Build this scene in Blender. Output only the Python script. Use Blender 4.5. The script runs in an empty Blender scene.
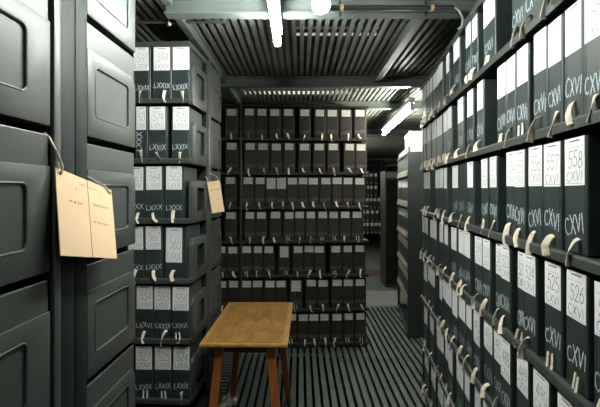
import bpy, bmesh, math, random
from mathutils import Vector, Matrix, noise
S = bpy.context.scene
C = S.collection
F = 435.0          # focal length in pixels of a 600 px wide frame
EYE = 1.63
PITCH = 0.352
SHELF = [0.055 + PITCH * k for k in range(7)]
PI = math.pi
ORD = ['', '1st', '2nd', '3rd'] + ['%dth' % i for i in range(4, 60)]
ORD[21], ORD[22], ORD[23], ORD[31] = '21st', '22nd', '23rd', '31st'
WORD = ['top', 'second', 'third', 'fourth', 'fifth', 'sixth', 'lowest']

# ------------------------------------------------------------------ materials
def node_mat(name, col, rough=0.5, spec=0.5, metal=0.0, var=0.15, scale=30.0, bump=0.0, bscale=200.0, col2=None, sheen=0.0, detail=4.0):
    m = bpy.data.materials.new(name); m.use_nodes = True
    nt = m.node_tree; N = nt.nodes; L = nt.links
    b = N['Principled BSDF']
    b.inputs['Roughness'].default_value = rough
    b.inputs['Specular IOR Level'].default_value = spec
    b.inputs['Metallic'].default_value = metal
    if sheen: b.inputs['Sheen Weight'].default_value = sheen
    tc = N.new('ShaderNodeTexCoord')
    nz = N.new('ShaderNodeTexNoise'); nz.inputs['Scale'].default_value = scale; nz.inputs['Detail'].default_value = detail
    L.new(tc.outputs['Object'], nz.inputs['Vector'])
    rp = N.new('ShaderNodeValToRGB')
    c2 = col2 or tuple(c * (1 + var) for c in col)
    c1 = col if col2 else tuple(c * (1 - var) for c in col)
    rp.color_ramp.elements[0].position = 0.3; rp.color_ramp.elements[1].position = 0.7
    rp.color_ramp.elements[0].color = (*c1, 1); rp.color_ramp.elements[1].color = (*c2, 1)
    L.new(nz.outputs['Fac'], rp.inputs['Fac']); L.new(rp.outputs['Color'], b.inputs['Base Color'])
    if bump:
        n2 = N.new('ShaderNodeTexNoise'); n2.inputs['Scale'].default_value = bscale; n2.inputs['Detail'].default_value = 2
        L.new(tc.outputs['Object'], n2.inputs['Vector'])
        bp = N.new('ShaderNodeBump'); bp.inputs['Strength'].default_value = bump; bp.inputs['Distance'].default_value = 0.002
        L.new(n2.outputs['Fac'], bp.inputs['Height']); L.new(bp.outputs['Normal'], b.inputs['Normal'])
    return m

def wood_mat(name, c1, c2, rough=0.4, stretch=(1, 9, 9), scale=4.0):
    m = bpy.data.materials.new(name); m.use_nodes = True
    nt = m.node_tree; N = nt.nodes; L = nt.links; b = N['Principled BSDF']
    b.inputs['Roughness'].default_value = rough
    tc = N.new('ShaderNodeTexCoord'); mp = N.new('ShaderNodeMapping'); mp.inputs['Scale'].default_value = stretch
    nz = N.new('ShaderNodeTexNoise'); nz.inputs['Scale'].default_value = scale; nz.inputs['Detail'].default_value = 8; nz.inputs['Distortion'].default_value = 0.6
    rp = N.new('ShaderNodeValToRGB')
    rp.color_ramp.elements[0].position = 0.32; rp.color_ramp.elements[1].position = 0.7
    rp.color_ramp.elements[0].color = (*c1, 1); rp.color_ramp.elements[1].color = (*c2, 1)
    L.new(tc.outputs['Object'], mp.inputs['Vector']); L.new(mp.outputs['Vector'], nz.inputs['Vector'])
    L.new(nz.outputs['Fac'], rp.inputs['Fac']); L.new(rp.outputs['Color'], b.inputs['Base Color'])
    return m

def emit_mat(name, col, s):
    m = bpy.data.materials.new(name); m.use_nodes = True
    b = m.node_tree.nodes['Principled BSDF']
    b.inputs['Base Color'].default_value = (0.9, 0.9, 0.9, 1)
    b.inputs['Emission Color'].default_value = (*col, 1); b.inputs['Emission Strength'].default_value = s
    return m

M = {}
M['cloth'] = node_mat('bookcloth', (0.0215, 0.0345, 0.0325), 0.46, 0.7, var=0.2, scale=14, bump=0.25, bscale=500)
M['cloth_brown'] = node_mat('brown_bookcloth', (0.028, 0.023, 0.018), 0.55, 0.4, var=0.2, scale=14, bump=0.25, bscale=500)
M['steel'] = node_mat('green_grey_steel', (0.046, 0.053, 0.049), 0.46, 0.5, var=0.07, scale=5, bump=0.06, bscale=90)
M['steel_dark'] = node_mat('dark_green_steel', (0.024, 0.032, 0.029), 0.5, 0.5, var=0.1, scale=6, bump=0.05, bscale=90)
M['rail'] = node_mat('dark_shelf_rail', (0.022, 0.021, 0.018), 0.45, 0.4, var=0.15, scale=8)
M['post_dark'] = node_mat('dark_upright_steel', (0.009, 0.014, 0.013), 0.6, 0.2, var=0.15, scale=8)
M['back'] = node_mat('gap_and_recess_shade', (0.012, 0.014, 0.013), 0.7, 0.2, var=0.1, scale=6)
M['grate'] = node_mat('grating_steel', (0.088, 0.108, 0.100), 0.42, 0.4, var=0.25, scale=9, bump=0.1, bscale=120)
M['beam'] = node_mat('ceiling_steel', (0.115, 0.135, 0.128), 0.45, 0.4, var=0.1, scale=6)
M['slat'] = node_mat('slat_steel', (0.21, 0.22, 0.19), 0.5, 0.4, var=0.25, scale=7)
M['void'] = node_mat('dark_void', (0.012, 0.013, 0.012), 0.9, 0.1, var=0.2, scale=3)
M['wall'] = node_mat('grey_plaster', (0.15, 0.15, 0.135), 0.8, 0.2, var=0.15, scale=2)
M['paper'] = node_mat('label_paper', (0.86, 0.845, 0.85), 0.75, 0.2, var=0.03, scale=40)
M['paper_dull'] = node_mat('aged_label_paper', (0.66, 0.66, 0.60), 0.8, 0.2, var=0.12, scale=60)
M['ink'] = node_mat('grey_ink', (0.05, 0.05, 0.06), 0.7, 0.2, var=0.3, scale=90)
M['ink_faint'] = node_mat('faint_ink', (0.30, 0.29, 0.31), 0.7, 0.2, var=0.3, scale=150)
M['ink_mid'] = node_mat('mid_ink', (0.15, 0.145, 0.16), 0.7, 0.2, var=0.3, scale=120)
M['ink_red'] = node_mat('red_ink', (0.42, 0.12, 0.08), 0.7, 0.2, var=0.3, scale=150)
M['chalk'] = node_mat('chalk', (0.26, 0.33, 0.36), 0.9, 0.1, scale=220, col2=(0.74, 0.86, 0.90))
M['chalk_dim'] = node_mat('worn_chalk', (0.035, 0.04, 0.04), 0.9, 0.1, scale=200, col2=(0.36, 0.37, 0.34))
M['tape'] = node_mat('cream_tape', (0.66, 0.55, 0.41), 0.8, 0.2, scale=45, col2=(0.86, 0.78, 0.65), bump=0.3, bscale=700)
M['white_cloth'] = node_mat('pale_cloth', (0.80, 0.76, 0.66), 0.85, 0.1, var=0.06, scale=30)
M['card'] = node_mat('tan_card', (0.82, 0.58, 0.37), 0.7, 0.3, var=0.03, scale=12)
M['card_ink'] = node_mat('brown_ink', (0.22, 0.12, 0.06), 0.7, 0.2, var=0.2, scale=50)
M['oak'] = wood_mat('worn_oak', (0.20, 0.095, 0.022), (0.40, 0.21, 0.055), 0.42, (3, 0.8, 3), 7)
M['oak_edge'] = wood_mat('oak_border', (0.34, 0.17, 0.042), (0.50, 0.27, 0.08), 0.36, (6, 1.2, 6), 6)
M['leg'] = wood_mat('orange_brown_wood', (0.27, 0.082, 0.016), (0.40, 0.135, 0.030), 0.4, (8, 8, 1), 5)
M['apron'] = wood_mat('dark_brown_wood', (0.075, 0.022, 0.01), (0.11, 0.034, 0.014), 0.45, (1, 8, 8), 5)
M['white_metal'] = node_mat('white_enamel', (0.72, 0.73, 0.72), 0.4, 0.5, var=0.03, scale=8)
M['black'] = node_mat('black_conduit', (0.02, 0.022, 0.022), 0.35, 0.5, var=0.2, scale=20)
M['grey_cable'] = node_mat('grey_cable', (0.20, 0.22, 0.21), 0.5, 0.4, var=0.1, scale=20)
M['brass'] = node_mat('tan_clip', (0.35, 0.24, 0.13), 0.45, 0.5, var=0.2, scale=40)
M['concrete'] = node_mat('grey_concrete', (0.19, 0.205, 0.19), 0.7, 0.3, var=0.12, scale=5)
M['tile'] = node_mat('dark_floor_tile', (0.085, 0.092, 0.082), 0.55, 0.4, var=0.15, scale=4)
M['brown'] = node_mat('brown_threshold', (0.075, 0.045, 0.024), 0.5, 0.4, var=0.2, scale=8)
M['carton'] = node_mat('pale_carton', (0.40, 0.385, 0.34), 0.75, 0.2, var=0.05, scale=9)
M['tube'] = emit_mat('fluorescent_tube', (0.95, 1.0, 0.93), 190.0)
M['tube_fill'] = emit_mat('added_fill_tube', (0.95, 1.0, 0.93), 38.0)
M['tube_far'] = emit_mat('fluorescent_tube_aisle', (1.0, 1.0, 0.88), 170.0)
M['tube_up'] = emit_mat('added_fleck_tube', (1.0, 0.96, 0.80), 0.9)
M['tube_dim'] = emit_mat('added_fleck_tube_dim', (1.0, 0.96, 0.80), 0.5)
M['globe'] = emit_mat('opal_globe', (1.0, 0.97, 0.9), 1.6)

# ------------------------------------------------------------------ mesh helpers
class MB:
    """Collects faces with material slots and links them as one mesh."""
    def __init__(s): s.v = []; s.f = []; s.m = []; s.mats = []
    def slot(s, key):
        if key not in s.mats: s.mats.append(key)
        return s.mats.index(key)
    def face(s, pts, key):
        i = len(s.v); s.v += [tuple(p) for p in pts]; s.f.append(tuple(range(i, i + len(pts)))); s.m.append(s.slot(key))
    def box(s, x0, x1, y0, y1, z0, z1, key):
        i = len(s.v)
        s.v += [(x, y, z) for z in (z0, z1) for y in (y0, y1) for x in (x0, x1)]
        k = s.slot(key)
        for q in ((0, 2, 3, 1), (4, 5, 7, 6), (0, 1, 5, 4), (2, 6, 7, 3), (0, 4, 6, 2), (1, 3, 7, 5)):
            s.f.append(tuple(i + a for a in q)); s.m.append(k)
    def sweep(s, path, prof, key, ups=None, closed=False, cap=True):
        """prof: list of (a, b) offsets; path: list of Vector; ups: side vectors per point."""
        n = len(prof); i0 = len(s.v); k = s.slot(key); P = [Vector(p) for p in path]
        for j, p in enumerate(P):
            t = (P[min(j + 1, len(P) - 1)] - P[max(j - 1, 0)])
            if closed: t = P[(j + 1) % len(P)] - P[j - 1]
            t.normalize()
            u = Vector(ups[j]) if ups else (Vector((0, 0, 1)) if abs(t.z) < 0.9 else Vector((1, 0, 0)))
            a = u - t * u.dot(t)
            a.normalize(); b = t.cross(a)
            for (pa, pb) in prof: s.v.append(tuple(p + a * pa + b * pb))
        L = len(P)
        for j in range(L if closed else L - 1):
            for q in range(n):
                a = i0 + j * n + q; b = i0 + j * n + (q + 1) % n
                c = i0 + ((j + 1) % L) * n + (q + 1) % n; d = i0 + ((j + 1) % L) * n + q
                s.f.append((a, b, c, d)); s.m.append(k)
        if cap and not closed:
            s.f.append(tuple(i0 + q for q in range(n))[::-1]); s.m.append(k)
            s.f.append(tuple(i0 + (L - 1) * n + q for q in range(n))); s.m.append(k)
    def tube(s, path, r, key, n=10, closed=False):
        s.sweep(path, [(r * math.cos(2 * PI * q / n), r * math.sin(2 * PI * q / n)) for q in range(n)], key, closed=closed)
    def stroke(s, pts, w, y, key):
        """flat line of width w in the local xz plane at depth y, facing -y"""
        for (a, b) in zip(pts[:-1], pts[1:]):
            dx, dz = b[0] - a[0], b[1] - a[1]; l = math.hypot(dx, dz)
            if l < 1e-6: continue
            ex, ez = dx / l * w * 0.4, dz / l * w * 0.4; nx, nz = -dz / l * w / 2, dx / l * w / 2
            a2 = (a[0] - ex, a[1] - ez); b2 = (b[0] + ex, b[1] + ez)
            s.face([(a2[0] - nx, y, a2[1] - nz), (b2[0] - nx, y, b2[1] - nz), (b2[0] + nx, y, b2[1] + nz), (a2[0] + nx, y, a2[1] + nz)], key)
    def mesh(s, name, bevel=0.0, seg=2, smooth=False):
        me = bpy.data.meshes.new(name); me.from_pydata(s.v, [], s.f)
        for k in s.mats: me.materials.append(M[k])
        me.polygons.foreach_set('material_index', s.m)
        if bevel or smooth:
            bm = bmesh.new(); bm.from_mesh(me)
            bmesh.ops.recalc_face_normals(bm, faces=bm.faces)
            if bevel:
                ed = [e for e in bm.edges if e.is_manifold and e.calc_face_angle(0) > 0.6]
                bmesh.ops.bevel(bm, geom=ed, offset=bevel, segments=seg, affect='EDGES', profile=0.5, clamp_overlap=True)
            bm.to_mesh(me); bm.free()
        if smooth:
            me.polygons.foreach_set('use_smooth', [True] * len(me.polygons))
            try: me.set_sharp_from_angle(angle=0.6)
            except Exception: pass
        me.update(); return me
    def build(s, name, parent=None, bevel=0.0, seg=2, smooth=False):
        return link(name, s.mesh(name, bevel, seg, smooth), parent)

def link(name, me, parent=None, loc=None):
    o = bpy.data.objects.new(name, me); C.objects.link(o)
    if parent: o.parent = parent
    if loc: o.location = loc
    return o

def tag(o, label, cat, group=None):
    o['label'] = label; o['category'] = cat
    if group: o['group'] = group
    return o

def thing(name, label, cat, loc=(0, 0, 0), rz=0.0, group=None):
    o = bpy.data.objects.new(name, None); C.objects.link(o)
    o.empty_display_size = 0.05; o.location = loc; o.rotation_euler = (0, 0, rz)
    return tag(o, label, cat, group)

def structure(o): o['kind'] = 'structure'; return o

# ------------------------------------------------------------------ stroke lettering
def arc(cx, cy, rx, ry, a0, a1, n=9):
    return [(cx + rx * math.cos(math.radians(a0 + (a1 - a0) * i / n)), cy + ry * math.sin(math.radians(a0 + (a1 - a0) * i / n))) for i in range(n + 1)]
G = {
 'C': (0.75, [arc(0.42, 0.5, 0.36, 0.5, 55, 305)]),
 'X': (0.75, [[(0.05, 1), (0.7, 0)], [(0.68, 1), (0.03, 0)]]),
 'V': (0.72, [[(0.02, 1), (0.34, 0), (0.68, 1)]]),
 'I': (0.26, [[(0.13, 1), (0.13, 0)]]),
 'L': (0.62, [[(0.08, 1), (0.08, 0), (0.56, 0.03)]]),
 '0': (0.7, [arc(0.35, 0.5, 0.3, 0.5, 0, 360, 14)]),
 '1': (0.4, [[(0.08, 0.8), (0.22, 1), (0.22, 0)]]),
 '2': (0.7, [arc(0.34, 0.72, 0.28, 0.28, 165, -35, 8) + [(0.05, 0.0), (0.66, 0.03)]]),
 '3': (0.7, [arc(0.32, 0.75, 0.27, 0.25, 150, -80, 8) + arc(0.32, 0.25, 0.31, 0.25, 80, -150, 8)]),
 '4': (0.7, [[(0.45, 0), (0.45, 1), (0.03, 0.32), (0.68, 0.32)]]),
 '5': (0.7, [[(0.64, 1), (0.16, 1), (0.12, 0.57)] + arc(0.32, 0.3, 0.32, 0.31, 120, -150, 10)]),
 '6': (0.7, [[(0.55, 1), (0.25, 0.75)] + arc(0.36, 0.29, 0.3, 0.29, 155, -205, 12)]),
 '7': (0.7, [[(0.04, 1), (0.66, 1), (0.25, 0)]]),
 '8': (0.7, [arc(0.35, 0.76, 0.23, 0.24, -90, 270, 12), arc(0.35, 0.26, 0.31, 0.26, 90, 450, 12)]),
 '9': (0.7, [arc(0.34, 0.7, 0.28, 0.29, 20, 380, 12) + [(0.5, 0.0)]]),
}
def write(mb, text, x0, x1, z0, z1, w, y, key, rnd=None, slant=0.0, jit=0.0):
    tot = sum(G[c][0] + 0.12 for c in text) - 0.12
    sx = (x1 - x0) / tot; x = x0
    for c in text:
        gw, strokes = G[c]
        j = (rnd.uniform(-jit, jit) if rnd else 0.0) * (z1 - z0)
        hh = (z1 - z0) * (1 + (rnd.uniform(-jit, jit) if rnd else 0.0))
        for st in strokes:
            mb.stroke([(x + px * sx + slant * pz * hh, z0 + j + pz * hh) for (px, pz) in st], w, y, key)
        x += (gw + 0.12) * sx

# ------------------------------------------------------------------ archive boxes
BH, BD = 0.303, 0.27
_case = {}
def case_mesh(w, key='cloth'):
    w = max(0.05, round(w / 0.004) * 0.004)
    if (w, key) in _case: return _case[(w, key)], w
    h = w / 2; g = min(0.010, w * 0.12)
    # plan outline: rounded spine edges and a hinge groove beside each
    pl = [(-h, 0.006), (-h + 0.0012, 0.0022), (-h + 0.004, 0.0), (-h + g, 0.0), (-h + g + 0.0015, 0.0022), (-h + g + 0.003, 0.0),
          (h - g - 0.003, 0.0), (h - g - 0.0015, 0.0022), (h - g, 0.0), (h - 0.004, 0.0), (h - 0.0012, 0.0022), (h, 0.006), (h, BD), (-h, BD)]
    bm = bmesh.new()
    lo = [bm.verts.new((x, y, 0)) for x, y in pl]; hi = [bm.verts.new((x, y, BH)) for x, y in pl]
    n = len(pl)
    fb = bm.faces.new(lo[::-1]); ft = bm.faces.new(hi)
    for i in range(n): bm.faces.new((lo[i], lo[(i + 1) % n], hi[(i + 1) % n], hi[i]))
    # covers stand proud of the tray at top and bottom
    for f in (ft, fb):
        r = bmesh.ops.inset_region(bm, faces=[f], thickness=0.0035, depth=0.0)
        bmesh.ops.translate(bm, verts=f.verts[:], vec=(0, 0, -0.005 if f is ft else 0.005))
    me = bpy.data.meshes.new('case'); bm.to_mesh(me); bm.free()
    me.materials.append(M[key]); _case[(w, key)] = me
    return me, w

_lab = {}
def label_mesh(lw, lh, number, roman, style):
    lw = round(lw / 0.003) * 0.003
    k = (lw, lh, number, roman, style)
    if k in _lab: return _lab[k]
    rnd = random.Random(str(k)); mb = MB(); pk = 'paper' if style != 'back' else 'paper_dull'
    a = lw / 2
    mb.box(-a, a, -0.0012, 0.0, 0, lh, pk)
    y = -0.0017
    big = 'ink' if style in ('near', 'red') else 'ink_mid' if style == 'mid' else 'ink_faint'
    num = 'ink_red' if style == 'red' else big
    t = 0.0020
    if style == 'back':
        for zz in (0.72, 0.5, 0.28):
            x = -a * 0.75
            while x < a * 0.7:
                l = rnd.uniform(0.006, 0.016); mb.stroke([(x, lh * zz), (x + l, lh * zz + rnd.uniform(-.001, .001))], 0.0022, y, 'ink_faint'); x += l + 0.005
    else:
        # printed heading: a short run of small marks
        x = -a * 0.45
        while x < a * 0.5:
            l = rnd.uniform(0.004, 0.009); mb.stroke([(x, lh * 0.93), (min(x + l, a * 0.55), lh * 0.93)], 0.003, y, 'ink'); x += l + 0.002
        for zz in (0.80,):
            x = -a * 0.8
            while x < a * 0.8:
                mb.stroke([(x, lh * zz), (x + 0.006, lh * zz)], 0.0012, y, 'ink_faint'); x += 0.010
        if number: write(mb, number, -a * 0.62, a * 0.8, lh * 0.38, lh * 0.72, t, y, num, rnd, 0.08, 0.05)
        if roman:
            write(mb, roman, -a * 0.80, a * 0.82, lh * 0.09, lh * 0.29, t * 0.9, y, big, rnd, 0.0, 0.06)
            x = -a * 0.88
            while x < a * 0.85:
                mb.stroke([(x, lh * 0.045), (x + 0.006, lh * 0.045)], 0.0013, y, 'ink_faint'); x += 0.009
    me = mb.mesh('paper_label'); _lab[k] = me
    return me

_chk = {}
def chalk_mesh(text, w, var, key='chalk', h=0.044, th=0.0042):
    w = round(w / 0.004) * 0.004
    k = (text, w, var, key, h)
    if k in _chk: return _chk[k]
    rnd = random.Random(str(k)); mb = MB()
    write(mb, text, -w / 2, w / 2, 0, h, th, -0.0012, key, rnd, rnd.uniform(-0.1, 0.15), 0.14)
    me = mb.mesh('chalk_numeral'); _chk[k] = me
    return me

def tab_variants():
    out = []
    rnd = random.Random(5)
    for i in range(10):
        mb = MB(); w = rnd.uniform(0.0080, 0.0115); L = rnd.uniform(0.056, 0.082); lean = rnd.gauss(0, 0.010)
        bul = rnd.uniform(0.008, 0.025); tw = rnd.choice([-1, 1]) * rnd.uniform(0.8, 1.5); curl = rnd.choice([0.0, 0.0, 0.012, 0.02])
        prof = [(w, 0.001), (w * 0.5, 0.0019), (-w * 0.5, 0.0019), (-w, 0.001), (-w, -0.001), (-w * 0.5, -0.0002), (w * 0.5, -0.0002), (w, -0.001)]
        pts, ups = [], []
        if i == 3:      # a tape loop: down and back up again
            prof = [(pa * 0.45, pb) for pa, pb in prof]
            n = 18
            for q in range(n + 1):
                t = q / n; a = PI * t
                x = -0.012 * math.cos(a) * (1 + 0.5 * math.sin(a)) + lean * math.sin(a) * 0.5
                z = 0.040 - (L * 0.95) * math.sin(a) ** 0.8
                pts.append((x, 0.001 - 0.006 - bul * math.sin(a), z)); ups.append((1.0, 0.35 + 0.5 * math.sin(a), 0.05))
        else:
            n = 12
            for q in range(n + 1):
                t = q / n
                y = 0.001 - (bul * math.sin(min(t * 1.35, 1.0) * PI * 0.62) + 0.010 * t)
                z = 0.040 - L * (t ** 1.15) + 0.010 * math.sin(PI * min(1, t * 2.2)) * 0.5
                x = lean * t ** 1.4 + curl * max(0, t - 0.6) ** 1.5 * 3
                pts.append((x, y, z)); ups.append((math.cos(tw * t), math.sin(tw * t), 0.1 * math.sin(3 * t)))
        mb.sweep(pts, prof, 'tape', ups)
        out.append(mb.mesh('pull_tab', smooth=True))
    return out
TABS = tab_variants()

def proj(p): return 300 + F * p[0] / p[1], 190 - F * (p[2] - EYE) / p[1]

class Rack:
    """front-left-bottom corner at origin; local x runs along the face, local +y into the rack."""
    def __init__(s, name, label, cat, origin, rz, length, depth, ks, top, ends='', posts=(), back=True, shelfkey='steel_dark', group=None, toplip=0.03, plate_d=None, rec=(0.2, 0.8), sides=False, rdep=0.012, hole=False, y0=0.0):
        s.y0 = y0; s.hole = hole; s.rec = rec; s.rdep = rdep
        s.o = thing(name, label, cat, (origin[0], origin[1], 0.0), rz, group)
        s.org = Vector((origin[0], origin[1], 0)); s.R = Matrix.Rotation(rz, 3, 'Z'); s.rz = rz; s.D = depth
        zt = top
        for k in ks:
            mb = MB(); z = SHELF[k]
            # rolled front lip and tray, one folded sheet
            pr = [(0.0, -0.027), (-0.004, -0.029), (-0.004, -0.006), (-0.001, 0.0), (0.010, 0.0015), (0.016, -0.002), (0.022, -0.004),
                  (depth, -0.004), (depth, -0.010), (0.018, -0.010), (0.006, -0.012), (0.005, -0.027)]
            n = len(pr); i0 = len(mb.v); kk = mb.slot(shelfkey)
            for x in (0.0, length): mb.v += [(x, a, z + b) for a, b in pr]
            for q in range(n):
                mb.f.append((i0 + q, i0 + (q + 1) % n, i0 + n + (q + 1) % n, i0 + n + q)); mb.m.append(kk)
            mb.f.append(tuple(i0 + q for q in range(n))); mb.m.append(kk)
            mb.f.append(tuple(i0 + n + q for q in range(n))[::-1]); mb.m.append(kk)
            mb.build('shelf', s.o)
        if zt:
            mb = MB(); mb.box(0, length, -0.004, depth, zt - toplip, zt, shelfkey); mb.build('top_panel', s.o, 0.004)
        if back:
            mb = MB(); mb.box(0.003, length - 0.003, depth + 0.001, depth + 0.006, 0.03, (zt or SHELF[ks[-1]] + 0.3) - 0.01, 'back'); mb.build('gap_shade_sheet', s.o)  # dark sheet added so the gaps between boxes read as shade
        h = (zt or SHELF[ks[-1]] + 0.33)
        for (px, py, pw, pd, key) in posts:
            mb = MB(); mb.box(px - pw / 2, px + pw / 2, py - pd / 2, py + pd / 2, 0.0, h, key); mb.build('post', s.o, 0.004, 2, True)
        for e in ends:
            for k in ks:
                s.end_plate(length if e == 'R' else 0.0, 1 if e == 'R' else -1, SHELF[k], plate_d or depth)
                if sides:
                    xe = length - 0.006 if e == 'R' else -0.002
                    mb = MB(); mb.box(xe, xe + 0.008, 0.004, depth - 0.002, SHELF[k] - 0.008, SHELF[k] + 0.302, 'steel'); mb.build('side_sheet', s.o, 0.003)
    def end_plate(s, x, sg, z0, D):
        """pressed steel end plate: rounded upper front corner, beaded recess"""
        T = 0.006; zl, zh = z0 - 0.030, z0 + 0.225; r = 0.045
        out = [(s.y0, zl), (s.y0, zh - r)] + [(s.y0 + r - r * math.cos(a), zh - r + r * math.sin(a)) for a in [PI / 2 * q / 6 for q in range(1, 7)]] + [(D, zh), (D, zl)]
        def rr(m, ins):
            a0, a1, b0, b1 = D * s.rec[0] + ins, D * s.rec[1] - ins, z0 + 0.030 + ins, z0 + 0.185 - ins; q = max(0.004, 0.018 - ins * 0.5); P = []
            for (cx, cz, s0) in ((a1 - q, b1 - q, 0), (a0 + q, b1 - q, 90), (a0 + q, b0 + q, 180), (a1 - q, b0 + q, 270)):
                for t in range(5):
                    a = math.radians(s0 + 90 * t / 4); P.append((cx + q * math.cos(a), cz + q * math.sin(a)))
            return P
        bm = bmesh.new()
        def loop(P, dx): return [bm.verts.new((x + sg * dx, a, b)) for a, b in P]
        o1 = loop(out, T); o0 = loop(out, T - max(s.rdep, 0.010) - 0.003)
        L0 = loop(rr(0, 0.0), T); L1 = loop(rr(0, 0.0025), T + 0.0018); L2 = loop(rr(0, 0.005), T + 0.0005); L3 = loop(rr(0, 0.008), T - s.rdep)
        def ed(l): return [bm.edges.new((l[i], l[(i + 1) % len(l)])) for i in range(len(l))]
        e = ed(o1) + ed(L0)
        bmesh.ops.triangle_fill(bm, edges=e, use_beauty=True)
        for a, b in ((o0, o1), (L0, L1), (L1, L2), (L2, L3)):
            inner = s.hole and b is L3  # closed recess: its walls and floor are coloured dark to stand for shade
            n = len(a)
            for i in range(n):
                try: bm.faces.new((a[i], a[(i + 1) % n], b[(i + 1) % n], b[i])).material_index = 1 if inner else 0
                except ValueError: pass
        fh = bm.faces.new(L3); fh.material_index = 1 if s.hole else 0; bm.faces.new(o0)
        bmesh.ops.recalc_face_normals(bm, faces=bm.faces)
        ee = [q for q in bm.edges if q.is_manifold and len(q.link_faces) == 2 and all(v in set(o1) for v in q.verts) and q.calc_face_angle(0) > 0.6]
        bmesh.ops.bevel(bm, geom=ee, offset=0.0025, segments=2, affect='EDGES', profile=0.5)
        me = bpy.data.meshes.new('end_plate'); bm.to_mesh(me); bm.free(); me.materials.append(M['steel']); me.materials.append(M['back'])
        me.polygons.foreach_set('use_smooth', [True] * len(me.polygons))
        try: me.set_sharp_from_angle(angle=0.5)
        except Exception: pass
        link('end_plate', me, s.o)
    def world(s, x, y, z): return s.org + s.R @ Vector((x, y, 0)) + Vector((0, 0, z))

RND = random.Random(11)
def archive_box(rack, k, x0, x1, lx0, lx1, label, group, lz=0.178, lh=0.126, number='', roman='', style='near',
                chalk='', chalk_key='chalk', cz=0.056, ch=0.044, inset=0.010, cloth='cloth', tab=True, vertical=False, simple=False):
    w = x1 - x0 - 0.002
    me, wq = case_mesh(w, cloth)
    yaw = RND.uniform(-0.008, 0.008)
    o = thing('archive_box', label, 'archive box', rack.world((x0 + x1) / 2, inset + RND.uniform(-0.002, 0.008), SHELF[k] + 0.002), rack.rz + yaw, group)
    link('case', me, o)
    c = (x0 + x1) / 2
    if lx1 > lx0:
        lw = min(lx1 - lx0, wq - 0.004); off = min(max((lx0 + lx1) / 2 - c, -(wq - lw) / 2), (wq - lw) / 2)
        q = link('paper_label', label_mesh(lw, lh, number, roman, style), o, (off, -0.0002, lz + RND.uniform(-0.004, 0.002)))
        q.rotation_euler = (0, RND.uniform(-0.012, 0.012), 0)
    if chalk:
        if vertical:
            q = link('chalk_numeral', chalk_mesh(chalk, 0.11, 0, chalk_key, 0.030), o, (0.0, 0, 0.10)); q.rotation_euler = (0, -PI / 2, 0)
        else:
            q = link('chalk_numeral', chalk_mesh(chalk, min(wq * 0.84, 0.105), RND.randrange(4), chalk_key, ch, (0.0044 if ch > 0.04 else 0.0034) if chalk_key == 'chalk' else 0.0036), o, (0, 0, cz + RND.uniform(-0.008, 0.008)))
            q.rotation_euler = (0, RND.uniform(-0.10, 0.06), 0)
    if tab:
        q = link('pull_tab', TABS[RND.randrange(len(TABS))], o, (RND.uniform(-0.12, 0.12) * wq, 0.0, RND.uniform(-0.006, 0.006)))
        q.rotation_euler = (0, RND.uniform(-0.3, 0.3), RND.uniform(-0.4, 0.4))
        sc = RND.uniform(0.88, 1.1); q.scale = (sc, 1, sc)
    return o

# ------------------------------------------------------------------ right-hand rack along the aisle
RY0 = 3.62
rx = lambda d: 0.57 + 0.1194 * d
nrm = math.hypot(1, 0.1194)
def rs(px):           # position along the rack, from its far end, of an image column
    return (RY0 - 248.0 / (px - 351.9)) * nrm
RTH = math.atan2(-1.0, -0.1194)
right = Rack('shelving_rack', 'long dark steel shelving rack of labelled boxes beside the aisle, facing the shelf ends', 'shelving',
             (rx(RY0), RY0), RTH, 3.05, 0.34, range(7), 2.485, shelfkey='steel', posts=[(0.03, 0.30, 0.05, 0.05, 'steel_dark'), (0.016, 0.04, 0.03, 0.05, 'steel_dark'), (1.5, 0.31, 0.05, 0.04, 'steel_dark'), (3.0, 0.30, 0.05, 0.05, 'steel_dark')])
RL = {
 6: [(434, 436.4), (437, 441), (444, 447), (452, 458), (463.7, 474), (480, 491), (507, 519), (519.5, 535), (536, 553), (554.5, 577)],
 5: [(435, 440), (441, 445), (446, 449.5), (456, 461.5), (464.5, 470), (475, 481), (493, 501), (502, 510.5), (512.4, 523), (530, 542.5), (543.5, 557), (560, 577), (579, 598.5)],
 4: [(422.5, 428.5), (433, 437), (438, 441), (442, 445), (449.5, 455), (456, 463), (464.5, 470.5), (478.8, 485), (486, 492.7), (502, 511.5), (512.3, 522), (524.4, 538.4), (540, 557), (558, 578.4), (596, 623)],
 3: [(421, 426), (429, 435), (437.5, 441), (441.5, 445), (449, 454), (456, 461), (462, 468), (472, 479), (479.7, 487), (491.4, 497.6), (498.2, 507), (513.4, 519.8), (520.5, 532.5), (540, 556), (561, 581), (591, 616)],
 2: [(422, 425.5), (426, 433), (437.5, 443), (443.5, 449.5), (450.2, 455), (455.7, 462), (462.7, 468), (472, 478), (480, 488.5), (490, 498), (498.7, 508), (513, 524.5), (530, 546), (553, 571)],
 1: [(422, 426), (428, 432), (434.5, 442), (443, 451), (455, 462), (463, 468), (472, 478), (480, 487), (489, 497), (499, 508), (511, 521)],
 0: [(423, 427), (429, 434), (436, 442), (443, 450), (453, 460), (462, 470)],
}
TOPNUM = {6: 634, 5: 597, 4: 558, 3: 526, 2: 494, 1: 462, 0: 431}
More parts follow.
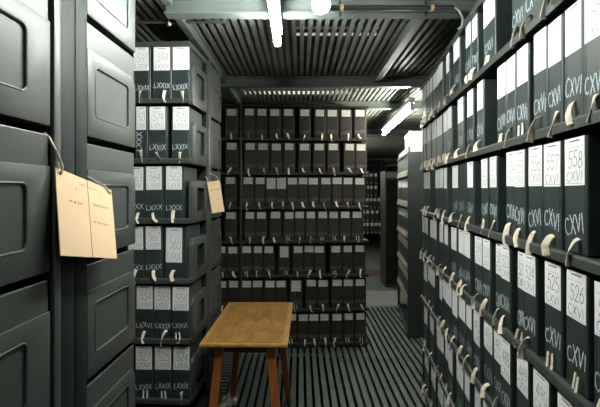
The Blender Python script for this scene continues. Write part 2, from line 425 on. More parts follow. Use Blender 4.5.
for k in range(7):
    iv = []
    for a, b in RL[k]:
        s0, s1 = rs(a), rs(b)
        n = 2 if s1 - s0 > 0.175 else 1
        for q in range(n): iv.append((s0 + (s1 - s0) * q / n + 0.003, s0 + (s1 - s0) * (q + 1) / n - 0.003))
    # run in front of the first measured label and past the last one
    s = iv[0][0] - 0.02; r2 = random.Random(40 + k)
    while s > 0.13:
        w = r2.uniform(0.085, 0.105); iv.insert(0, (s - w, s)); s -= w + r2.choice([0.012, 0.014, 0.03])
    s = iv[-1][1] + 0.015
    while s < 2.86:
        w = r2.uniform(0.095, 0.11); iv.append((s, s + w)); s += w + r2.choice([0.012, 0.016, 0.05])
    # box extents around the labels
    bx = []
    for i, (a, b) in enumerate(iv):
        lo = a - 0.008; hi = b + 0.008
        if i and iv[i - 1][1] + 0.008 > lo: lo = (iv[i - 1][1] + a) / 2
        if i + 1 < len(iv) and iv[i + 1][0] - 0.008 < hi: hi = (b + iv[i + 1][0]) / 2
        bx.append((max(lo, 0.036), hi))
    n0 = 0
    for i, ((a, b), (lo, hi)) in enumerate(zip(iv, bx)):
        p = right.world(lo, 0, SHELF[k] + 0.3); q = right.world(hi, 0, SHELF[k])
        if hi - lo < 0.045 or hi > 2.97: continue
        xa, ya = proj(p); xb, yb = proj(right.world(lo, 0, SHELF[k]))
        if xa > 606 or (ya > 412) or yb < -6: continue
        n0 += 1
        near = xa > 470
        number = str(TOPNUM[k] - (len(iv) - 1 - i) + (1 if k in (4, 3) else 0)) if near else ''
        # the last measured labels of the third and fourth shelves read 558 and 526
        if k == 4: number = str(558 - (RL[4].index((558, 578.4)) - RL[4].index(min(RL[4], key=lambda t: abs(rs(t[0]) - a))))) if near else ''
        if k == 3: number = str(526 - (RL[3].index((561, 581)) - RL[3].index(min(RL[3], key=lambda t: abs(rs(t[0]) - a))))) if near else ''
        if k == 4 and number == '558': lab = 'dark archive box labelled 558 and chalked CXVI, third shelf down of the aisle rack'
        elif k == 4 and number == '557': lab = 'dark archive box labelled 557 CXVI beside box 558, third shelf of the aisle rack'
        elif k == 3 and number == '526': lab = 'black archive box labelled 526 and chalked CXVI, fourth shelf down of the aisle rack'
        elif k == 3 and number == '525': lab = 'black archive box labelled 525 CXVI beside box 526, fourth shelf of the aisle rack'
        else: lab = 'dark archive box, white label, %s from far end, %s shelf, long aisle rack' % (ORD[n0], WORD[6 - k])
        nolab = (k == 4 and abs(a - rs(456)) < 0.02)
        if nolab: lab = 'dark archive box without paper label, only chalk marks, third shelf of the aisle rack'
        archive_box(right, k, lo, hi, a, b if not nolab else a, lab, 'boxes on the %s shelf of the aisle rack' % WORD[6 - k],
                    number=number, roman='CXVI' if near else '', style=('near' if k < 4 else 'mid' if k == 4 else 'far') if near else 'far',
                    chalk='CXVI' if (a > rs(446) or nolab) else '', lh=0.126 if not (k in (2, 1) and i % 3 == 0) else 0.15, lz=0.178 if not (k in (2, 1) and i % 3 == 0) else 0.155)

# ------------------------------------------------------------------ rack across the back
BTH = math.radians(3.3)
BX, BY = -1.00, 4.415
back = Rack('shelving_rack', 'dark shelving rack full of small-labelled boxes standing across the aisle behind the table', 'shelving',
            (BX, BY), BTH, 1.715, 0.33, range(7), 2.50, '', [(0.02, 0.02, 0.035, 0.035, 'steel_dark'), (0.398, -0.009, 0.028, 0.010, 'steel_dark'), (1.70, 0.30, 0.04, 0.04, 'steel_dark'), (0.02, 0.31, 0.04, 0.04, 'steel_dark')],
            toplip=0.014, shelfkey='rail')
def bs(px):           # along the back rack: solve the ray against the face line
    t = (px - 300) / F
    # BX + s cos = t (BY + s sin)
    return (t * BY - BX) / (math.cos(BTH) - t * math.sin(BTH))
BL = {
 6: [(226.7, 236), (245, 253.7), (257.7, 266.3), (270.5, 279.2), (284.2, 292.7), (300.7, 309), (316, 324), (328, 337), (342, 350.5), (356, 364.7)],
 5: [(227, 236.4), (245.7, 254.7), (258.5, 267.5), (272, 280.7), (285, 293.5), (300, 309), (314.8, 323.8), (329, 338), (345.7, 354), (357, 365.5)],
 4: [(225.8, 235), (243.5, 252.8), (255.8, 264.5), (266.7, 275.5), (277, 286), (288, 297), (299, 307.5), (309, 318), (321.7, 330.7), (333, 341.8), (344, 352.7), (355.5, 364.3)],
 3: [(226, 235.5), (245.5, 254), (257, 265.7), (271, 280), (285, 293.5), (295.5, 304), (306.7, 315), (318.7, 327), (330, 338), (341, 349.7), (353, 361.5)],
 2: [(217, 225), (228.5, 237), (242.3, 251), (254, 262), (264.5, 273), (280, 288.5), (294, 302.5), (304.7, 313.7), (315, 324), (331.7, 340.4), (344, 352), (355.7, 364)],
 1: [(217, 226), (229, 238), (242, 251), (253, 262), (265.5, 274.5), (276.5, 285.5), (291.4, 301), (307, 316), (318.6, 327.8), (332.7, 342), (344, 353), (356, 364.6)],
 0: [(287, 296), (299, 308), (309.7, 318.4), (320.5, 328.6), (332.7, 341.6), (345, 353), (356.5, 364.6)],
}
TALL = {(4, 266.7), (4, 277), (2, 280), (1, 291.4)}
ROM = ['XXVII', 'XXVIII', 'XXXII', 'XXXI', 'XXVI']
for k in range(7):
    L = BL[k]; n = len(L)
    for i, (pa, pb) in enumerate(L):
        a, b = bs(pa), bs(pb)
        lo, hi = a - 0.019, b + 0.019
        if i: lo = max(lo, (bs(L[i - 1][1]) + a) / 2)
        if i + 1 < n: hi = min(hi, (b + bs(L[i + 1][0])) / 2)
        hi = min(hi, 1.712)
        tall = (k, pa) in TALL
        lab = 'dark box, %s, %s from the aisle end, %s shelf, rack behind table' % ('tall pale label' if tall else 'small pale label', ORD[n - i], WORD[6 - k])
        archive_box(back, k, lo, hi, a, b, lab, 'boxes on the %s shelf of the back rack' % WORD[6 - k], lz=0.226 if not tall else 0.178, lh=0.066 if not tall else 0.112,
                    style='back', chalk=ROM[(i * 7 + k * 3) % 5], chalk_key='chalk_dim', cz=0.045, ch=0.032, cloth='cloth_brown')

# ------------------------------------------------------------------ left bay that faces the camera, next to the table
LTH = math.radians(-2.9)
LXE, LYE = -0.6415, 2.537           # its front corner on the aisle
Llen = 1.10
bay = Rack('shelving_bay', 'shelving bay with boxes facing out and embossed end plates beside the wooden table', 'shelving',
           (LXE - Llen * math.cos(LTH), LYE - Llen * math.sin(LTH)), LTH, Llen, 0.36, range(7), 2.50, 'R',
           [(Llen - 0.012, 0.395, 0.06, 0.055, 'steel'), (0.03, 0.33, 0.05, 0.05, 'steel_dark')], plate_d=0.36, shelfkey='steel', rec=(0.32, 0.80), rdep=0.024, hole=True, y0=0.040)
def ls(px):
    t = (px - 300) / F; ox = LXE - Llen * math.cos(LTH); oy = LYE - Llen * math.sin(LTH)
    return (t * oy - ox) / (math.cos(LTH) - t * math.sin(LTH))
LL = {
 6: ([(114, 130), (133, 148), (153, 169), (172.5, 189)], ['590', '591', '594', '592'], ['LXXIX', 'LXXIX', 'LXXIX', 'LXXIX'], 'LXXIX'),
 5: ([(118, 132), (135.5, 145), (149, 164.5), (172, 188)], ['571', '573', '574', '572'], ['LXXX', 'LXXX', 'LXXIX', 'LXXIX'], 'LXXX'),
 4: ([(109, 123), (127, 142), (145.5, 161), (165.5, 181)], ['568', '563', '564', '562'], ['LXXX', 'LXXX', 'LXXX', 'LXXX'], 'LXXX'),
 3: ([(109, 123), (127, 142), (144.7, 160), (165, 181)], ['566', '569', '567', '565'], ['LXXX', 'LXXX', 'LXXX', ''], 'LXXX'),
 2: ([(117, 132), (135.5, 151.7), (153.3, 169.3), (172, 188)], ['553', '554', '555', '556'], ['LXXIX', 'LXXVI', 'LXXIX', 'LXXVI'], 'LXXIX'),
 1: ([(117, 132), (135, 151), (154, 170), (172.5, 188.5)], ['528', '527', '525', '524'], ['LXXIX', 'LXXIX', 'LXXIX', 'LXXIX'], 'LXXIX'),
 0: ([(117, 132), (135, 151), (154, 170), (172.5, 188.5)], ['501', '502', '503', '504'], ['LXXIX', 'LXXIX', 'LXXIX', 'LXXIX'], 'LXXIX'),
}
for k in range(1, 7):
    L, nums, chs, rom = LL[k]; n = len(L)
    for i, (pa, pb) in enumerate(L):
        a, b = ls(pa), ls(pb); lo, hi = a - 0.012, b + 0.012
        if k == 3 and i == 3: hi = b + 0.030
        if i: lo = max(lo, (ls(L[i - 1][1]) + a) / 2)
        if i + 1 < n: hi = min(hi, (b + ls(L[i + 1][0])) / 2)
        hi = min(hi, Llen - 0.008)
        if i == 0 and proj(bay.world(hi, 0, 1))[0] < 134: continue
        long_ = k == 3 and i == 3
        pos = ['', 'innermost', 'in the middle', 'next to the end plate'][i]
        lab = 'dark box%s, %s on the %s shelf, bay by table' % (', long label' if long_ else ' numbered %s' % nums[i] if k in (1,) else '', pos, WORD[6 - k])
        archive_box(bay, k, lo, hi, a, b, lab, 'boxes on the %s shelf of the bay beside the table' % WORD[6 - k], lz=0.166 if not long_ else 0.095, lh=0.137 if not long_ else 0.205,
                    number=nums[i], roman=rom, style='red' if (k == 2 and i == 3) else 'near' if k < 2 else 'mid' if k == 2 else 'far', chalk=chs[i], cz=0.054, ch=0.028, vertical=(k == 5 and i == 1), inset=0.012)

# ------------------------------------------------------------------ bays seen end-on
# the bay directly behind (back to back with) the one above, facing away
p4 = bay.world(Llen, 0.435, 0)
bay4 = Rack('shelving_bay', 'green grey shelving bay seen end-on, back to back behind the box bay beside table', 'shelving',
            (p4.x + 0.33 * math.cos(math.radians(90 - 2.9)), p4.y + 0.33 * math.sin(math.radians(90 - 2.9))), LTH + PI, 0.95, 0.33, range(7), 2.50, 'L',
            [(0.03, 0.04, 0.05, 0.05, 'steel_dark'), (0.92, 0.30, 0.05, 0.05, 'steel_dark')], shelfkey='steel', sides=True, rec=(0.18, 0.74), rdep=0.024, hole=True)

NTH = math.radians(-0.8)
# near bay whose end plates face the aisle (x 85-135), facing away from the camera
n2 = Rack('shelving_bay', 'shelving bay with light grey embossed end plates just past the hanging double tag', 'shelving',
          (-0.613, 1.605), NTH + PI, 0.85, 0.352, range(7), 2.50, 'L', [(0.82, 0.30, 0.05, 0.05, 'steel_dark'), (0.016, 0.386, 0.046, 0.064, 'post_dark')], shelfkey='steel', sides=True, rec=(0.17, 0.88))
# the nearest bay (x 0-55), facing the camera side
n1y = 0.705
n1len = 0.80
n1 = Rack('shelving_bay', 'closest shelving bay with large embossed end plates before the hanging double tag', 'shelving',
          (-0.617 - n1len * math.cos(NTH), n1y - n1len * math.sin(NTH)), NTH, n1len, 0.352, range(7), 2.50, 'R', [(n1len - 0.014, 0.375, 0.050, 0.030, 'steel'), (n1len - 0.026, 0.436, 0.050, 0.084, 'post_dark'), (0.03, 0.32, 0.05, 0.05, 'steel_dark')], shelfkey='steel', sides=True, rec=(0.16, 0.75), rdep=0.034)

# ------------------------------------------------------------------ racks farther down the aisle
def simple_box_mesh(w, r):
    mb = MB(); me, wq = case_mesh(w)
    bm = bmesh.new(); bm.from_mesh(me); m2 = bpy.data.meshes.new('archive_box'); bm.to_mesh(m2); bm.free()
    a = wq * 0.36; y = -0.0012
    vs = [v.co[:] for v in m2.vertices]; fs = [tuple(p.vertices) for p in m2.polygons]
    mb.v = vs; mb.f = fs; mb.m = [mb.slot('cloth')] * len(fs)
    lh = 0.09
    mb.box(-a, a, y, 0, 0.195, 0.195 + lh, 'paper')
    mb.sweep([(0, 0.0, 0.04), (0.004, -0.016, 0.02), (0.0, -0.022, -0.03)], [(0.008, 0.001), (-0.008, 0.001), (-0.008, -0.001), (0.008, -0.001)], 'tape', [(1, 0, 0)] * 3)
    return mb.mesh('archive_box')
SB = [simple_box_mesh(w, 0) for w in (0.092, 0.104, 0.112)]
SBW = (0.092, 0.104, 0.112)
def simple_fill(rack, x0, x1, ks, where, grp, endword):
    for k in ks:
        x = x0; r = random.Random(k * 13 + int(x1 * 100)); i = 0
        while x < x1 - 0.1:
            j = r.randrange(3); w = SBW[j] + 0.006
            i += 1
            o = link('archive_box', SB[j]); o.location = rack.world(x + w / 2, 0.012, SHELF[k] + 0.002); o.rotation_euler = (0, 0, rack.rz)
            tag(o, 'small dark archive box, %s from %s, %s shelf, %s' % (ORD[i], endword, WORD[max(ks) - k] if k != min(ks) else 'lowest', where), 'archive box', grp)
            x += w + r.choice([0.0, 0.0, 0.02])
# continuing line of the aisle rack, lower
r2len = 1.25
R2 = (1.19 + 0.13 * r2len, 4.80 + r2len)
R2TH = math.atan2(-1.0, -0.13)
rack2 = Rack('shelving_rack', 'lower dark rack with pale cartons on top beyond the long aisle rack', 'shelving', R2, R2TH, r2len * math.hypot(1, 0.13), 0.34, range(6), 2.055, '',
             [(r2len, 0.02, 0.04, 0.04, 'steel_dark'), (0.02, 0.02, 0.03, 0.03, 'steel_dark'), (0.02, 0.32, 0.04, 0.04, 'steel_dark')])
mb = MB(); q = r2len * math.hypot(1, 0.13); mb.box(q - 0.002, q + 0.012, 0.0, 0.34, 0.0, 2.05, 'steel_dark'); mb.build('end_panel', rack2.o, 0.003)
simple_fill(rack2, 0.05, q - 0.03, range(1, 6), 'lower rack under the aisle lamp', 'boxes in the lower rack under the aisle lamp', 'far end')
# a rack far down the aisle facing the camera, and one beside it facing the aisle
rack3 = Rack('shelving_rack', 'distant rack of small boxes closing the far end of the aisle', 'shelving', (1.40, 12.4), 0.0, 1.0, 0.34, range(7), 2.5, '', [(0.02, 0.3, 0.04, 0.04, 'steel_dark'), (0.98, 0.3, 0.04, 0.04, 'steel_dark')])
simple_fill(rack3, 0.36, 0.93, range(1, 6), 'distant rack closing the aisle', 'boxes in the distant rack', 'back rack side')
sd = (Vector((1.98, 9.8, 0)) - Vector((2.33, 12.1, 0)))
rack4 = Rack('shelving_rack', 'distant rack of small boxes standing sideways before the far end rack', 'shelving', (2.33, 12.1), math.atan2(sd.y, sd.x), sd.length, 0.34, range(6), 2.2, '', [(0.02, 0.3, 0.04, 0.04, 'steel_dark')])
simple_fill(rack4, 1.10, sd.length - 0.05, range(1, 5), 'sideways rack at aisle end', 'boxes in the sideways distant rack', 'far end')
# dark cabinet end beyond the lower rack
cab = thing('steel_cabinet', 'tall dark steel cabinet with grey label plate beyond the lower rack', 'cabinet', (1.62, 7.5, 0))
mb = MB(); mb.box(-0.19, 0.4, -0.2, 0.25, 0.0, 1.95, 'steel_dark'); mb.build('body', cab, 0.008)
mb = MB(); mb.box(-0.17, 0.38, -0.215, -0.201, 0.06, 1.80, 'void'); mb.build('door', cab, 0.005)
mb = MB(); mb.box(-0.17, 0.02, -0.212, -0.2005, 1.84, 1.93, 'grey_cable'); mb.build('label_plate', cab, 0.002)
mb = MB(); mb.tube([(0.3, -0.222, 0.95), (0.3, -0.236, 0.97), (0.3, -0.236, 1.07), (0.3, -0.222, 1.09)], 0.006, 'grey_cable'); mb.build('handle', cab)
# cartons on top of the lower rack
def carton(name, label, loc, rz, sx, sy, sz, key, flap=True):
    t = thing(name, label, 'carton', loc, rz)
    mb = MB(); mb.box(-sx / 2, sx / 2, -sy / 2, sy / 2, 0, sz, key); mb.build('body', t, 0.004)
    mb = MB(); mb.box(-sx / 2 - 0.004, sx / 2 + 0.004, -sy / 2 - 0.004, sy / 2 + 0.004, sz - 0.05, sz + 0.004, key); mb.build('lid', t, 0.004)
def on2(x, y): return rack2.world(x, y, 2.056)
p = on2(0.85, 0.17); carton('carton', 'large pale carton with lid lit by the lamp on the lower rack', p, R2TH, 0.50, 0.26, 0.24, 'carton')
p = on2(1.19, 0.12); carton('carton', 'small white carton on the front corner of the lower rack', p, R2TH, 0.10, 0.16, 0.075, 'white_metal')

# ------------------------------------------------------------------ table
tb = thing('wooden_table', 'small worn oak table with splayed orange legs standing on the slatted floor', 'table', (-0.312, 2.915, 0), math.radians(-1.0))
W2, L2, TH = 0.2505, 0.462, 0.76
mb = MB(); mb.box(-W2, W2, -L2, L2, TH - 0.019, TH - 0.0008, 'oak_edge'); top = mb.build('tabletop', tb, 0.004)
bw = 0.034
mb = MB(); mb.box(-W2 + bw, W2 - bw, -L2 + bw, L2 - bw, TH - 0.002, TH, 'oak'); mb.build('worn_panel', top)
mb = MB()
for (x0, x1, y0, y1) in ((-W2 + bw, W2 - bw, -L2 + bw - 0.002, -L2 + bw), (-W2 + bw, W2 - bw, L2 - bw, L2 - bw + 0.002), (-W2 + bw - 0.002, -W2 + bw, -L2 + bw, L2 - bw), (W2 - bw, W2 - bw + 0.002, -L2 + bw, L2 - bw)):
    mb.box(x0, x1, y0, y1, TH - 0.002, TH + 0.0002, 'apron')
mb.build('inlay_line', top)
for sx in (-1, 1):
    for sy in (-1, 1):
        mb = MB(); a = Vector((sx * 0.146, sy * (L2 - 0.085), TH - 0.018)); b = Vector((sx * 0.215, sy * (L2 - 0.03), 0.0))
        prof0, prof1 = 0.024, 0.019
        i0 = len(mb.v); kk = mb.slot('leg')
        for c, r in ((a, prof0), (a.lerp(b, 0.5), 0.0245), (b, prof1)): mb.v += [(c.x + ux * r, c.y + uy * r, c.z) for ux, uy in ((-1, -1), (1, -1), (1, 1), (-1, 1))]
        for j in (0, 4):
            for q4 in range(4): mb.f.append((i0 + j + q4, i0 + j + (q4 + 1) % 4, i0 + j + 4 + (q4 + 1) % 4, i0 + j + 4 + q4)); mb.m.append(kk)
        mb.f.append((i0, i0 + 1, i0 + 2, i0 + 3)); mb.m.append(kk); mb.f.append((i0 + 11, i0 + 10, i0 + 9, i0 + 8)); mb.m.append(kk)
        mb.build('leg', tb, 0.004)
for sy in (-1, 1):
    mb = MB(); y = sy * (L2 - 0.085); mb.box(-0.13, 0.13, y - 0.010, y + 0.010, TH - 0.075, TH - 0.0195, 'apron'); mb.build('apron', tb, 0.002)
for sx in (-1, 1):
    mb = MB(); x = sx * 0.146; mb.box(x - 0.010, x + 0.010, -L2 + 0.105, L2 - 0.105, TH - 0.075, TH - 0.0195, 'apron'); mb.build('apron', tb, 0.002)

# crumpled cloth under the table
bm = bmesh.new()
NX, NY = 22, 16
g = [[None] * NY for _ in range(NX)]
for i in range(NX):
    for j in range(NY):
        u, v = i / (NX - 1) - 0.5, j / (NY - 1) - 0.5
        n1v = noise.noise(Vector((u * 5.2, v * 5.2, 3.1))); n2v = noise.noise(Vector((u * 9, v * 9, 8.4)))
        r = 1 - min(1, 2.0 * math.hypot(u, v)) * 0.55
        g[i][j] = bm.verts.new((u * 0.17 + v * 0.05 + n2v * 0.02, v * 0.12 + n1v * 0.022, 0.008 + max(0, 0.045 * r + 0.055 * n1v + 0.02 * n2v)))
for i in range(NX - 1):
    for j in range(NY - 1): bm.faces.new((g[i][j], g[i + 1][j], g[i + 1][j + 1], g[i][j + 1]))
bmesh.ops.solidify(bm, geom=bm.faces[:], thickness=0.003)
bmesh.ops.recalc_face_normals(bm, faces=bm.faces)
me = bpy.data.meshes.new('crumpled_cloth'); bm.to_mesh(me); bm.free(); me.materials.append(M['white_cloth']); me.polygons.foreach_set('use_smooth', [True] * len(me.polygons))
o = link('crumpled_cloth', me, None, (-0.555, 3.30, 0.0)); o.rotation_euler = (0, 0, 0.5)
tag(o, 'crumpled pale cloth lying on the slatted floor under the wooden table', 'cloth')

# ------------------------------------------------------------------ hanging card tags
def scribble(mb, x0, x1, z, h, rnd, key, w, y=-0.0016):
    x = x0
    while x < x1:
        l = rnd.uniform(0.004, 0.009)
        mb.stroke([(x, z), (x + l * 0.4, z + h), (x + l, z + rnd.uniform(0, h))], w, y, key); x += l + rnd.choice([0.002, 0.002, 0.008])
rnd = random.Random(3)
# big double tag; local x = along +y world, faces +x  (rotz 90 deg: local -y -> +x)
cx, cy, cz = -0.583, 1.204, EYE - 0.078
t1 = thing('card_tag', 'large tan double card tag hanging by two strings from the closest bay', 'tag', (cx, cy, cz - 0.11), PI / 2)
A = math.radians(10.2); TL = math.radians(9); hw, hh = 0.161, 0.1085
mb = MB(); mb.box(-hw, hw, -0.0012, 0.0012, -hh, hh, 'card')
mb.box(-0.0008, 0.0008, -0.0019, -0.0011, -hh, hh, 'card_ink')
scribble(mb, -0.105, -0.035, 0.030, 0.006, rnd, 'card_ink', 0.0016); scribble(mb, 0.025, 0.125, 0.040, 0.006, rnd, 'card_ink', 0.0016); scribble(mb, 0.022, 0.110, -0.012, 0.006, rnd, 'card_ink', 0.0016)
scribble(mb, -0.045, 0.045, 0.085, 0.006, rnd, 'card_ink', 0.0012); scribble(mb, -0.070, -0.064, 0.065, 0.008, rnd, 'card_ink', 0.0016); scribble(mb, 0.078, 0.084, 0.070, 0.008, rnd, 'card_ink', 0.0016)
card = mb.build('card', t1); card.location = (0, 0, 0.11); card.rotation_euler = (-TL, A, 0)
def corner(lx, lz): # card local to tag local
    return Vector((lx * math.cos(A) + lz * math.sin(A), lz * math.sin(TL), 0.11 - lx * math.sin(A) + lz * math.cos(A)))
def strings(t, pts, r=0.0022):
    mb = MB(); mb.tube(pts, r, 'tape', 8); return mb.build('string', t, smooth=True)
c0 = corner(-hw + 0.022, hh - 0.012); c1 = corner(hw - 0.014, hh - 0.012)
strings(t1, [c0 + Vector((0, -0.003, -0.002)), c0 + Vector((-0.004, -0.008, 0.018)), c0 + Vector((-0.014, 0.000, 0.05)), c0 + Vector((-0.026, 0.012, 0.086)), c0 + Vector((-0.03, 0.022, 0.098))], 0.0032)
strings(t1, [c1 + Vector((0, -0.003, -0.002)), c1 + Vector((-0.03, -0.003, 0.018)), c1 + Vector((-0.075, 0.008, 0.036)), c1 + Vector((-0.115, 0.016, 0.050)), c1 + Vector((-0.125, 0.024, 0.055))], 0.0018)
for c in (c0, c1):
    mb = MB(); n = 12
    mb.tube([c + Vector((0.004 * math.cos(2 * PI * i / n), -0.0016, 0.004 * math.sin(2 * PI * i / n))) for i in range(n)], 0.0012, 'brass', 6, True); mb.build('eyelet', t1)
# small tag on the post of the end-on bays
t2 = thing('card_tag', 'small tan card tag hanging crooked from the post near the table', 'tag', (-0.557, 2.88, EYE - 0.155), math.radians(10))
A2 = math.radians(-9)
mb = MB(); mb.box(-0.041, 0.041, -0.001, 0.001, -0.105, 0.105, 'card')
scribble(mb, -0.018, 0.022, 0.085, 0.005, rnd, 'card_ink', 0.0014, -0.0015); scribble(mb, -0.028, 0.028, 0.042, 0.009, rnd, 'card_ink', 0.0018, -0.0015); scribble(mb, 0.0, 0.03, -0.02, 0.004, rnd, 'card_ink', 0.0014, -0.0015)
card = mb.build('card', t2); card.location = (0, 0, 0.11); card.rotation_euler = (0, A2, 0)
strings(t2, [(-0.05, -0.003, 0.212), (-0.055, 0.01, 0.228), (-0.070, 0.03, 0.245)], 0.0018)
strings(t2, [(0.018, -0.003, 0.215), (0.005, 0.012, 0.245), (-0.055, 0.045, 0.275)], 0.0018)

# ------------------------------------------------------------------ lamps
def tube_lamp(name, label, p0, p1, r, key, housing=0.055, glow=None):
    p0, p1 = Vector(p0), Vector(p1); d = (p1 - p0); L = d.length; rz = math.atan2(d.y, d.x)
    t = thing(name, label, 'lamp', p0, rz)
    mb = MB(); mb.box(-0.03, L + 0.03, -housing / 2, housing / 2, 0.050, 0.095, 'white_metal'); mb.build('housing', t, 0.006)
    mb = MB(); mb.tube([(0.0, 0, 0), (L, 0, 0)], r, key, 16); mb.build('tube', t, smooth=True)
    for x in (-0.012, L + 0.012):
        mb = MB(); mb.box(x - 0.012, x + 0.012, -0.016, 0.016, -0.022, 0.052, 'white_metal'); mb.build('lamp_holder', t, 0.004)
    top = (EYE + 0.986 if p0.z < EYE + 0.98 else 4.55) - p0.z
    for x in (0.12, L - 0.18):
        mb = MB(); mb.tube([(x, 0, 0.094), (x, 0, top)], 0.006, 'steel_dark', 8); mb.build('hanger', t)
    return t
tube_lamp('fluorescent_lamp', 'bright fluorescent tube lamp hanging under the first ceiling beam', (-0.114, 1.15, EYE + 0.80), (-0.122, 2.36, EYE + 0.80), 0.019, 'tube')
tube_lamp('fluorescent_lamp', 'bright fluorescent tube lamp above the aisle beyond the long rack', (1.02, 3.98, EYE + 0.745), (1.115, 5.78, EYE + 0.745), 0.019, 'tube_far')
tube_lamp('fluorescent_lamp', 'added fluorescent lamp unseen behind the back rack, brightening the distant racks', (0.35, 8.2, EYE + 0.80), (0.45, 10.0, EYE + 0.80), 0.019, 'tube_far')  # added lamp, out of view, to brighten the far aisle
tube_lamp('fluorescent_lamp', 'added fill lamp unseen behind the viewpoint, brightening the box fronts', (-0.52, -1.45, EYE + 0.80), (-0.52, -0.25, EYE + 0.80), 0.019, 'tube_fill')  # added fill light, out of view, for surfaces facing the camera
tube_lamp('fluorescent_lamp', 'added lamp above the ceiling slats giving light flecks in front of the back rack', (-0.70, 5.45, EYE + 1.22), (0.62, 5.45, EYE + 1.22), 0.02, 'tube_up')  # added upstairs tube that makes the row of flecks between slats
tube_lamp('fluorescent_lamp', 'added lamp above the ceiling slats giving light flecks over the middle of the aisle', (-0.05, 3.52, EYE + 1.26), (0.66, 3.52, EYE + 1.26), 0.011, 'tube_dim')  # another added tube, fainter, for flecks in the nearer slats
# opal globe on a conduit under the first beam
gl = thing('light_bulb', 'white round light bulb at the end of the black conduit', 'lamp', (0.10, 2.03, EYE + 0.865))
bm = bmesh.new(); bmesh.ops.create_uvsphere(bm, u_segments=24, v_segments=14, radius=0.045)
me = bpy.data.meshes.new('globe'); bm.to_mesh(me); bm.free(); me.materials.append(M['globe']); me.polygons.foreach_set('use_smooth', [True] * len(me.polygons)); link('globe', me, gl, (0, 0, 0.0))
mb = MB(); mb.tube([(0.0, 0, 0.040), (0.0, 0, 0.068), (0.0, 0, 0.070), (0.0, 0, 0.1235)], 0.030, 'white_metal', 20); mb.build('lamp_holder', gl, 0.003, smooth=True)
cd = thing('conduit', 'black pipe conduit clipped along the front of the first ceiling beam', 'pipe', (0.14, 2.10, EYE + 0.880))
mb = MB(); mb.tube([(0.0, 0, 0), (0.60, 0, 0)], 0.013, 'black', 14); mb.build('pipe', cd, smooth=True)
for x in (0.062, 0.497):
    mb = MB(); mb.tube([(x - 0.008, 0, 0), (x + 0.008, 0, 0)], 0.0165, 'brass', 14); mb.box(x - 0.006, x + 0.006, 0.010, 0.104, -0.003, 0.003, 'black'); mb.box(x - 0.006, x + 0.006, 0.100, 0.104, -0.003, 0.104, 'black'); mb.build('clip', cd, smooth=True)
mb = MB(); mb.tube([(-0.045, 0, 0.0), (0.0, 0, 0)], 0.018, 'black', 14); mb.build('coupling', cd, smooth=True)
def bez(P, n=8):
    out = []
    P = [Vector(p) for p in P]
    for i in range(len(P) - 1):
        p0, p1, p2, p3 = P[max(i - 1, 0)], P[i], P[i + 1], P[min(i + 2, len(P) - 1)]
        for q in range(n):
            t = q / n
            out.append(0.5 * ((2 * p1) + (p2 - p0) * t + (2 * p0 - 5 * p1 + 4 * p2 - p3) * t * t + (3 * p1 - p0 - 3 * p2 + p3) * t ** 3))
    return out + [P[-1]]
mb = MB(); mb.tube(bez([(0.738, 2.10, EYE + 0.88), (0.76, 2.09, EYE + 0.868), (0.785, 2.10, EYE + 0.83), (0.79, 2.13, EYE + 0.80), (0.775, 2.14, EYE + 0.79)]), 0.0055, 'grey_cable', 8)
o = mb.build('cable', smooth=True); tag(o, 'grey cable drooping from the conduit end beside the long rack', 'cable')
HANG = 0.041
rod = thing('cross_rod', 'thin steel rod with cream tape tied on crossing above the box bay', 'rod', (-1.05, 2.45, EYE + 0.945))
mb = MB(); mb.tube([(0, 0, 0), (0.64, 0, 0)], 0.008, 'steel', 10); mb.build('bar', rod, smooth=True)
for x in (0.03, 0.60):
    mb = MB(); mb.tube([(x, 0, 0), (x, 0, HANG)], 0.005, 'steel', 8); mb.build('hanger', rod)
mb = MB(); mb.sweep([(0.320, -0.010, 0.045), (0.327, -0.014, 0.02), (0.318, -0.016, 0.0), (0.322, -0.012, -0.024)], [(0.008, 0.0012), (-0.008, 0.0012), (-0.008, -0.0012), (0.008, -0.0012)], 'tape', [(1, 0.2, 0)] * 4); mb.build('tape', rod)

# ------------------------------------------------------------------ the setting
XW0, XW1, YW0, YW1 = -2.3, 3.3, -1.6, 13.6
# slatted floor: bars run down the aisle, a strip on the inner side runs across
mb = MB(); P = 0.064
x = -2.25
while x < 2.2:
    y1 = 6.1 if x > -0.60 else 3.10
    mb.box(x, x + 0.040, -1.5, y1, -0.030, 0.0, 'grate'); x += P
y = 3.12
while y < 6.1:
    mb.box(-2.25, -0.605, y, y + 0.040, -0.030, 0.0, 'grate'); y += P
for yy in (0.0, 1.0, 2.0, 3.11, 4.4, 5.4): mb.box(-2.25, 2.2, yy, yy + 0.02, -0.055, -0.030, 'grate')
structure(mb.build('floor'))
mb = MB(); mb.box(XW0, XW1, YW0, 6.1, -0.62, -0.60, 'void'); structure(mb.build('floor_underside'))
mb = MB(); mb.box(-2.25, XW1, 6.1, 7.05, -0.04, 0.0, 'concrete'); structure(mb.build('floor_concrete', None, 0.004))
mb = MB()
xx = -2.25
while xx < XW1 - 0.1:
    mb.box(xx, xx + 0.596, 7.054, 7.65, -0.04, -0.001, 'tile'); mb.box(xx + 0.0, xx + 0.596, 7.654, 8.3, -0.04, -0.001, 'tile'); xx += 0.60
structure(mb.build('floor_tiles', None, 0.002))
mb = MB(); mb.box(-2.25, XW1, 8.3, 8.9, -0.04, 0.0, 'brown'); structure(mb.build('floor_threshold'))
mb = MB(); mb.box(-2.25, XW1, 8.9, YW1, -0.04, 0.0, 'tile'); structure(mb.build('floor_far'))
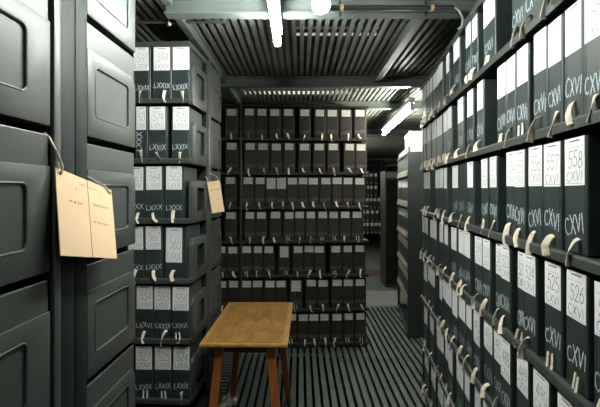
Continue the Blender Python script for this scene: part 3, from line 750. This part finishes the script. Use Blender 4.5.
# slatted ceiling = floor of the level above, with its beams
mb = MB(); x = -2.25; Z = EYE + 0.985
r5 = random.Random(9)
while x < 3.2:
    mb.box(x, x + 0.026 + r5.uniform(-0.002, 0.002), -1.5, 13.4, Z + r5.uniform(0, 0.003), Z + 0.034, 'slat'); x += 0.05
structure(mb.build('ceiling'))
def ibeam_x(y, z0, h, x0, x1, name):
    mb = MB(); fl, t = 0.075, 0.010
    pr = [(-fl / 2, 0), (fl / 2, 0), (fl / 2, t), (0.006, t), (0.006, h - t), (fl / 2, h - t), (fl / 2, h), (-fl / 2, h), (-fl / 2, h - t), (-0.006, h - t), (-0.006, t), (-fl / 2, t)]
    n = len(pr); k = mb.slot('beam')
    for xx in (x0, x1): mb.v += [(xx, y + a, z0 + b) for a, b in pr]
    for q in range(n): mb.f.append((q, (q + 1) % n, n + (q + 1) % n, n + q)); mb.m.append(k)
    mb.f.append(tuple(range(n))[::-1]); mb.m.append(k); mb.f.append(tuple(range(n, 2 * n))); mb.m.append(k)
    return structure(mb.build(name, None, 0.0, smooth=False))
ibeam_x(2.24, EYE + 0.895, 0.088, -0.69, 1.25, 'ceiling_beam')
ibeam_x(3.80, EYE + 0.895, 0.088, -0.69, 1.6, 'ceiling_beam')
ibeam_x(4.85, EYE + 0.90, 0.083, -2.2, 3.2, 'ceiling_beam')
ibeam_x(7.0, EYE + 0.90, 0.083, -2.2, 3.2, 'ceiling_beam')
for xx, y0, y1, w in ((0.66, 2.29, 3.75, 0.055), (-0.665, 2.29, 4.8, 0.045), (-0.665, -1.4, 2.19, 0.045)):
    mb = MB(); mb.box(xx - w / 2, xx + w / 2, y0, y1, EYE + 0.930, EYE + 0.984, 'beam'); structure(mb.build('ceiling_joist', None, 0.004))
mb = MB(); mb.box(XW0, XW1, YW0, YW1, 4.55, 4.62, 'wall'); structure(mb.build('ceiling_upper'))
mb = MB(); mb.box(XW0 - 0.1, XW0, YW0, YW1, -0.62, 4.6, 'wall'); structure(mb.build('wall_left'))
mb = MB(); mb.box(XW1, XW1 + 0.1, YW0, YW1, -0.62, 4.6, 'wall'); structure(mb.build('wall_right'))
mb = MB(); mb.box(XW0, XW1, YW1, YW1 + 0.1, -0.62, 4.6, 'wall'); structure(mb.build('wall_back'))
mb = MB(); mb.box(XW0, XW1, YW0 - 0.1, YW0, -0.62, 4.6, 'wall'); structure(mb.build('wall_front'))

# ------------------------------------------------------------------ world, camera, colour
w = bpy.data.worlds.new('World'); S.world = w; w.use_nodes = True
w.node_tree.nodes['Background'].inputs['Color'].default_value = (0.5, 0.6, 0.6, 1); w.node_tree.nodes['Background'].inputs['Strength'].default_value = 0.006
cam = bpy.data.cameras.new('camera'); co = bpy.data.objects.new('camera', cam); C.objects.link(co)
co.location = (0, 0, EYE); co.rotation_euler = (PI / 2, 0, 0)
cam.sensor_fit = 'HORIZONTAL'; cam.sensor_width = 36.0; cam.lens = F * 36.0 / 600.0
cam.shift_x = 0.0; cam.shift_y = -13.5 / 600.0; cam.clip_start = 0.05; cam.clip_end = 60
S.camera = co
S.view_settings.view_transform = 'Standard'; S.view_settings.look = 'None'; S.view_settings.gamma = 1.0; S.view_settings.use_curve_mapping = False
S.view_settings.exposure = 0.0
S.cycles.use_denoising = True
S.cycles.max_bounces = 6
